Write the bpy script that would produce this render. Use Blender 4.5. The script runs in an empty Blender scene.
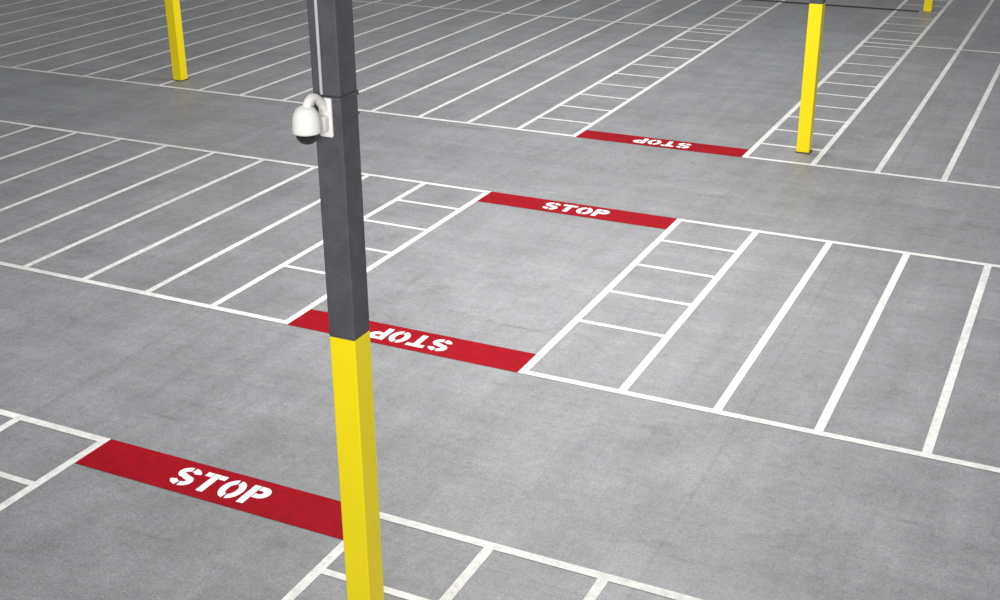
import bpy, bmesh, math, random
from mathutils import Matrix, Vector
random.seed(4)
C=bpy.context.collection
H=7.0
# ---------------------------------------------------------------- camera
cam=bpy.data.cameras.new('camera'); co=bpy.data.objects.new('camera',cam); C.objects.link(co)
yaw,pitch,roll,f=.4525,.4056,-.0080,1243.3
M=Matrix.Rotation(yaw,4,'Z')@Matrix.Rotation(math.pi/2-pitch,4,'X')@Matrix.Rotation(roll,4,'Z')
M.translation=Vector((0,0,H)); co.matrix_world=M
cam.sensor_width=36; cam.lens=f*36/1000; cam.clip_end=400
bpy.context.scene.camera=co
bpy.context.scene.view_settings.view_transform='Standard'

# ---------------------------------------------------------------- materials
def mat(name,rough=.5,spec=.5,metal=0):
    m=bpy.data.materials.new(name); m.use_nodes=True; n=m.node_tree; b=n.nodes['Principled BSDF']
    b.inputs['Roughness'].default_value=rough; b.inputs['Specular IOR Level'].default_value=spec; b.inputs['Metallic'].default_value=metal
    return m,n,b
def noise(n,co,scale,detail=4,rough=.55,loc=(0,0,0),sc=(1,1,1),rot=(0,0,0),dist=0):
    mp=n.nodes.new('ShaderNodeMapping'); mp.inputs['Scale'].default_value=sc; mp.inputs['Location'].default_value=loc; mp.inputs['Rotation'].default_value=rot
    n.links.new(co,mp.inputs[0])
    t=n.nodes.new('ShaderNodeTexNoise'); t.inputs['Scale'].default_value=scale; t.inputs['Detail'].default_value=detail; t.inputs['Roughness'].default_value=rough; t.inputs['Distortion'].default_value=dist
    n.links.new(mp.outputs[0],t.inputs[0]); return t.outputs['Fac']
def mr(n,s,a,b,c,d):
    r=n.nodes.new('ShaderNodeMapRange'); r.inputs[1].default_value=a; r.inputs[2].default_value=b; r.inputs[3].default_value=c; r.inputs[4].default_value=d
    n.links.new(s,r.inputs[0]); return r.outputs[0]
def mul(n,a,b,op='MULTIPLY'):
    r=n.nodes.new('ShaderNodeMath'); r.operation=op
    for i,s in enumerate((a,b)):
        if isinstance(s,(int,float)): r.inputs[i].default_value=s
        else: n.links.new(s,r.inputs[i])
    return r.outputs[0]
def tint(n,fac,col):
    v=n.nodes.new('ShaderNodeVectorMath'); v.operation='SCALE'; v.inputs[0].default_value=col; n.links.new(fac,v.inputs['Scale']); return v.outputs[0]

fm,n,b=mat('concrete_floor',.5,.45)
geo=n.nodes.new('ShaderNodeNewGeometry').outputs['Position']
big=mr(n,noise(n,geo,.16,5,.6),.3,.7,.90,1.10)
mid=mr(n,noise(n,geo,.9,8,.76,(7,3,0)),.3,.7,.82,1.15)
fine=mr(n,noise(n,geo,9,8,.88),.3,.7,.74,1.24)
grit=mr(n,noise(n,geo,38,3,.75,(9,2,1)),.3,.7,.72,1.28)
brush=mr(n,noise(n,geo,1.0,6,.68,(1,4,0),(3.0,.25,1)),.3,.7,.90,1.10)
track=mr(n,noise(n,geo,1.0,6,.68,(5,1,0),(.12,2.4,1)),.3,.7,.91,1.09)
stain=mr(n,noise(n,geo,.55,9,.78,(20,9,0),(1,1,1),(0,0,0),1.0),.57,.70,1.0,.72)
scuff=mr(n,noise(n,geo,1.0,8,.78,(31,-6,0),(.45,3.2,1),(0,0,.06),.4),.59,.70,1.0,.66)
pale=mr(n,noise(n,geo,.7,9,.8,(-11,5,0),(1.6,.6,1),(0,0,.3),1.),.58,.76,1.0,1.2)
spot=mr(n,noise(n,geo,3.4,5,.65,(3,33,0)),.65,.74,1.0,.68)
sx=n.nodes.new('ShaderNodeSeparateXYZ'); n.links.new(geo,sx.inputs[0])
def joint(sock,period,off):
    a=mul(n,mul(n,sock,off,'ADD'),period,'PINGPONG')
    return mr(n,a,.006,.03,.89,1.0)
k=mul(n,big,mid)
for s in (fine,grit,brush,track,stain,scuff,pale,spot,joint(sx.outputs[0],3.8125,4.96-1.9),joint(sx.outputs[1],4.1,-7.49-1.3)): k=mul(n,k,s)
n.links.new(tint(n,k,(.228,.229,.236)),b.inputs['Base Color'])
n.links.new(mr(n,noise(n,geo,.5,6,.65,(2,8,0)),.3,.7,.38,.6),b.inputs['Roughness'])
bp=n.nodes.new('ShaderNodeBump'); bp.inputs['Strength'].default_value=.2; bp.inputs['Distance'].default_value=.01
n.links.new(noise(n,geo,30,4,.6),bp.inputs['Height']); n.links.new(bp.outputs[0],b.inputs['Normal'])

def paint(name,col,rough=.5,wear=.12,spec=.4,scale=9,chips=0):
    m,n,b=mat(name,rough,spec)
    geo=n.nodes.new('ShaderNodeNewGeometry').outputs['Position']
    a=mr(n,noise(n,geo,scale,6,.7),.3,.72,1+wear*.4,1-wear)
    c=mr(n,noise(n,geo,.8,4,.6,(4,4,4)),.3,.7,1-wear*.5,1+wear*.4)
    k=mul(n,a,c)
    if chips: k=mul(n,k,mr(n,noise(n,geo,14,8,.8,(2,7,0)),.55,.66,1,1-chips))
    n.links.new(tint(n,k,col),b.inputs['Base Color']); return m
white=paint('white_line_paint',(.74,.725,.70),.65,.28,.25,9,.36)
red=paint('red_paint',(.30,.003,.010),.7,.22,.06,7,.22)
textw=paint('stencil_white_paint',(.86,.83,.83),.55,.12)
yellow=paint('yellow_paint',(1.0,.79,.006),.4,.03,.3,4)
steel=paint('grey_steel_paint',(.090,.090,.100),.65,.28,.3,6)
camw=paint('white_plastic',(.85,.83,.79),.35,.03)
conduitm=paint('galvanised_conduit',(.48,.49,.50),.35,.1)
darkm=paint('dark_joint_and_strip',(.03,.03,.032),.7,.2)
glass,_n,_b=mat('smoked_dome_glass',.06,.8); _b.inputs['Base Color'].default_value=(.015,.013,.013,1)

def newobj(name,bm,m,parent=None,smooth=False):
    me=bpy.data.meshes.new(name); bm.to_mesh(me); bm.free(); me.materials.append(m)
    if smooth:
        for p in me.polygons: p.use_smooth=True
    o=bpy.data.objects.new(name,me); C.objects.link(o)
    if parent: o.parent=parent
    return o
def rect(bm,x0,x1,y0,y1,z):
    vs=[bm.verts.new(p) for p in ((x0,y0,z),(x1,y0,z),(x1,y1,z),(x0,y1,z))]; bm.faces.new(vs)
def box(bm,x0,x1,y0,y1,z0,z1,bev=0):
    r=bmesh.ops.create_cube(bm,size=1,matrix=Matrix.Translation(((x0+x1)/2,(y0+y1)/2,(z0+z1)/2))@Matrix.Diagonal((x1-x0,y1-y0,z1-z0,1)))
    if bev:
        es=set(e for v in r['verts'] for e in v.link_edges)
        bmesh.ops.bevel(bm,geom=list(es),offset=bev,segments=3,affect='EDGES',profile=.5)

# ---------------------------------------------------------------- floor
bm=bmesh.new(); rect(bm,-90,60,-30,110,0); newobj('floor',bm,fm)

# ---------------------------------------------------------------- markings
Y1,Y2,Y3,Y4,Y0=22.98,18.97,12.72,9.14,34.9
S=1.19
xe,xd,xf,xg=-5.87,-4.56,-9.45,-10.73
right=[xe,xd]+[xd+S*i for i in range(1,14)]
left=[xf,xg]+[xg-S*i for i in range(1,38)]
LW=.053
bm=bmesh.new(); z=.004
def stall_row(ya,yb,hatch_from,sign,nr):
    lo,hi=min(ya,yb),max(ya,yb)
    for x in right+left: rect(bm,x-LW,x+LW,lo,hi,z)
    for i in range(1,nr+1):
        y=hatch_from+sign*(1.15*i-.1)
        rect(bm,xg+LW,xf-LW,y-LW*.8,y+LW*.8,z); rect(bm,xe+LW,xd-LW,y-LW*.8,y+LW*.8,z)
xl,xr=left[-1],right[-1]
def aisle_line(y,stop=True):
    if stop:
        rect(bm,xl-LW,xf+LW,y-LW,y+LW,z+.0008); rect(bm,xe-LW,xr+LW,y-LW,y+LW,z+.0008)
    else: rect(bm,xl-LW,xr+LW,y-LW,y+LW,z+.0008)
stall_row(Y1,Y0+12.1,Y1,1,20); aisle_line(Y1); aisle_line(Y0)
stall_row(Y3,Y2,Y2,-1,4); aisle_line(Y2); aisle_line(Y3)
stall_row(Y4-6.19,Y4,Y4,-1,4); aisle_line(Y4); aisle_line(Y4-6.19)
newobj('parking_bay_lines',bm,white)

# stencil glyph outlines: stroke strips in a 0..1 box
def arc(cx,cy,rx,ry,a0,a1,k=14):
    return [(cx+rx*math.cos(math.radians(a0+(a1-a0)*i/k)),cy+ry*math.sin(math.radians(a0+(a1-a0)*i/k))) for i in range(k+1)]
def strip(bm,outer,inner,T):
    for i in range(len(outer)-1):
        q=[outer[i],outer[i+1],inner[i+1],inner[i]]
        fc=bm.faces.new([bm.verts.new(T(p)) for p in q])
def poly(bm,pts,T): bm.faces.new([bm.verts.new(T(p)) for p in pts])
def stroke(bm,pts,w,T):
    o=[];n_=[]
    for i,p in enumerate(pts):
        a=Vector(pts[max(i-1,0)]);c=Vector(pts[min(i+1,len(pts)-1)]); d=(c-a).normalized(); q=Vector((-d.y,d.x))*w/2
        o.append(tuple(Vector(p)+q)); n_.append(tuple(Vector(p)-q))
    strip(bm,o,n_,T)
def letters(bm,cx,cy,h,flip):
    adv=.86; tot=adv*4-.12
    def mk(off):
        def T(p):
            X=(p[0]+off-tot/2)*h; Yy=(p[1]-.5)*h
            if flip: X,Yy=-X,-Yy
            return (cx+X,cy+Yy,.0075)
        return T
    T=mk(0)   # S : upper hook, spine, lower hook
    w=.22
    stroke(bm,arc(.37,.70,.265,.195,8,80),w,T)
    stroke(bm,arc(.37,.70,.265,.195,96,225)+[(.30,.535),(.37,.50),(.44,.465)]+arc(.37,.30,.265,.195,45,-84),w,T)
    stroke(bm,arc(.37,.30,.265,.195,-100,-172),w,T)
    T=mk(adv)  # T
    poly(bm,[(.0,.78),(.23,.78),(.23,1),(.0,1)],T)
    poly(bm,[(.25,0),(.49,0),(.49,1),(.25,1)],T)
    poly(bm,[(.51,.78),(.74,.78),(.74,1),(.51,1)],T)
    T=mk(adv*2) # O halves
    for a0,a1,dx in ((96,264,-.01),(84,-84,.01)):
        strip(bm,arc(.37+dx,.5,.37,.5,a0,a1,20),arc(.37+dx,.5,.14,.27,a0,a1,20),T)
    T=mk(adv*3) # P
    poly(bm,[(.0,0),(.24,0),(.24,1),(.0,1)],T)
    strip(bm,[(.27,1)]+arc(.42,.70,.30,.30,90,-90,16)+[(.27,.40)],[(.27,.78)]+arc(.40,.70,.08,.09,90,-90,16)+[(.27,.61)],T)
BD=.53
for y,d,flip in ((Y4,-1,False),(Y3,1,True),(Y2,-1,False),(Y1,1,True)):
    e=bpy.data.objects.new('stop_marking',None); C.objects.link(e)
    bm=bmesh.new(); ya,yb=y-d*LW,y+d*BD
    rect(bm,xf+LW,xe-LW,min(ya,yb),max(ya,yb),.005); newobj('red_band',bm,red,e)
    bm=bmesh.new(); letters(bm,(xe+xf)/2+.02,(ya+yb)/2,.355,flip)
    bmesh.ops.recalc_face_normals(bm,faces=bm.faces)
    for fc in bm.faces:
        if fc.normal.z<0: fc.normal_flip()
    newobj('stop_lettering',bm,textw,e)

# low dark strip across the far floor
bm=bmesh.new(); box(bm,-13,-5.2,40.1,40.25,0,.02); newobj('floor_dark_strip',bm,darkm)

# ---------------------------------------------------------------- columns
def column(x,y,hy=2.88,top=9.5,detail=False,w=.235):
    e=bpy.data.objects.new('steel_column',None); C.objects.link(e); e.location=(x,y,0)
    h=w/2
    bm=bmesh.new(); box(bm,-h,h,-h,h,0,hy,.012); newobj('yellow_painted_base',bm,yellow,e)
    bm=bmesh.new(); box(bm,-h,h,-h,h,hy,top,.012)
    if detail:
        box(bm,-h-.005,h+.005,-h-.005,h+.005,4.655,4.675,.002)
        box(bm,-h-.007,h+.007,-h-.007,h+.007,4.80,4.825,.003)
    newobj('grey_shaft',bm,steel,e)
    if detail:
        bm=bmesh.new(); box(bm,-h-.002,h+.002,-h-.002,h+.002,4.825,4.835); newobj('splice_gap',bm,darkm,e)
    bm=bmesh.new(); box(bm,-h-.012,h+.012,-h-.012,h+.012,0,.02,.004); newobj('base_sealant',bm,darkm,e)
    return e
main=column(-4.96,7.49,hy=2.90,detail=True)
column(-4.92,23.82,w=.25); column(-20.17,23.70,w=.25); column(-4.96,40.3)

# conduit on the face towards the aisle
def tube(name,pts,r,m,parent,res=8):
    cu=bpy.data.curves.new(name,'CURVE'); cu.dimensions='3D'; cu.bevel_depth=r; cu.bevel_resolution=4; cu.use_fill_caps=True
    s=cu.splines.new('BEZIER'); s.bezier_points.add(len(pts)-1)
    for i,p in enumerate(pts):
        bp=s.bezier_points[i]; bp.co=p; bp.handle_left_type=bp.handle_right_type='AUTO'
    s.resolution_u=res
    o=bpy.data.objects.new(name,cu); C.objects.link(o)
    dg=bpy.context.evaluated_depsgraph_get(); me=bpy.data.meshes.new_from_object(o.evaluated_get(dg)); bpy.data.objects.remove(o)
    o=bpy.data.objects.new(name,me); me.materials.append(m); C.objects.link(o)
    for p in me.polygons: p.use_smooth=True
    if parent: o.parent=parent
    return o
cx,cy=-4.96,7.49; fy=-.1175
tube('conduit',[(-.03,fy-.014,9.4),(-.03,fy-.014,7),(-.03,fy-.014,4.84)],.012,conduitm,main,4)
bm=bmesh.new()
for zz in (5.62,6.3,7.0): box(bm,-.06,.0,fy-.02,fy+.001,zz,zz+.03,.003)
newobj('conduit_clips',bm,conduitm,main)

# ---------------------------------------------------------------- security camera
e=bpy.data.objects.new('dome_security_camera',None); C.objects.link(e); e.location=(cx-.005,cy+fy,0)
bm=bmesh.new(); box(bm,-.055,.055,-.03,.0,4.53,4.82,.012); box(bm,-.04,.04,-.10,-.025,4.58,4.70,.02); newobj('wall_bracket',bm,camw,e,False)
tube('gooseneck_arm',[(0,-.02,4.74),(0,-.09,4.815),(0,-.17,4.85),(0,-.235,4.82),(0,-.25,4.75)],.034,camw,e)
def lathe(name,prof,m,o0,seg=40,sc=.92):
    bm=bmesh.new(); rings=[]
    for r,zz in prof:
        rings.append([bm.verts.new((o0[0]+sc*r*math.cos(2*math.pi*i/seg),o0[1]+sc*r*math.sin(2*math.pi*i/seg),o0[2]+sc*zz)) for i in range(seg)])
    for a,b_ in zip(rings,rings[1:]):
        for i in range(seg): bm.faces.new([a[i],a[(i+1)%seg],b_[(i+1)%seg],b_[i]])
    bm.faces.new(rings[0]); bm.faces.new(rings[-1][::-1])
    bmesh.ops.recalc_face_normals(bm,faces=bm.faces)
    return newobj(name,bm,m,e,True)
o0=(-.01,-.25,4.62)
lathe('dome_housing',[(.03,.21),(.055,.20),(.075,.185),(.097,.15),(.108,.10),(.112,.04),(.114,.01),(.108,0),(.09,0)],camw,o0)
lathe('dome_window',[(.092,.002)]+[(.092*math.cos(math.radians(a)),-.095*math.sin(math.radians(a))) for a in range(5,90,7)],glass,o0)

# ---------------------------------------------------------------- light
w=bpy.data.worlds.new('daylight'); bpy.context.scene.world=w; w.use_nodes=True
bg=w.node_tree.nodes['Background']; bg.inputs[0].default_value=(.97,.985,1,1); bg.inputs[1].default_value=.37
def area(name,loc,size,sy,e,target=None,spread=180):
    l=bpy.data.lights.new(name,'AREA'); l.shape='RECTANGLE'; l.size=size; l.size_y=sy; l.energy=e; l.color=(1,.995,.985); l.spread=math.radians(spread)
    o=bpy.data.objects.new(name,l); o.location=loc; C.objects.link(o)
    if target: o.rotation_euler=(Vector(target)-Vector(loc)).to_track_quat('-Z','Y').to_euler()
area('overhead_fill',(-6.5,15,9.5),7,6,1500)  # unseen overhead fill, added so the middle is brighter than the edges
area('overhead_fill',(-10,28,10.5),10,7,1200)  # second added fill, over the far rows
area('camera_side_fill',(2,-6,8),6,3,420,(-5.3,9.5,4.8),75)  # unseen fill behind the camera, added to brighten the column faces
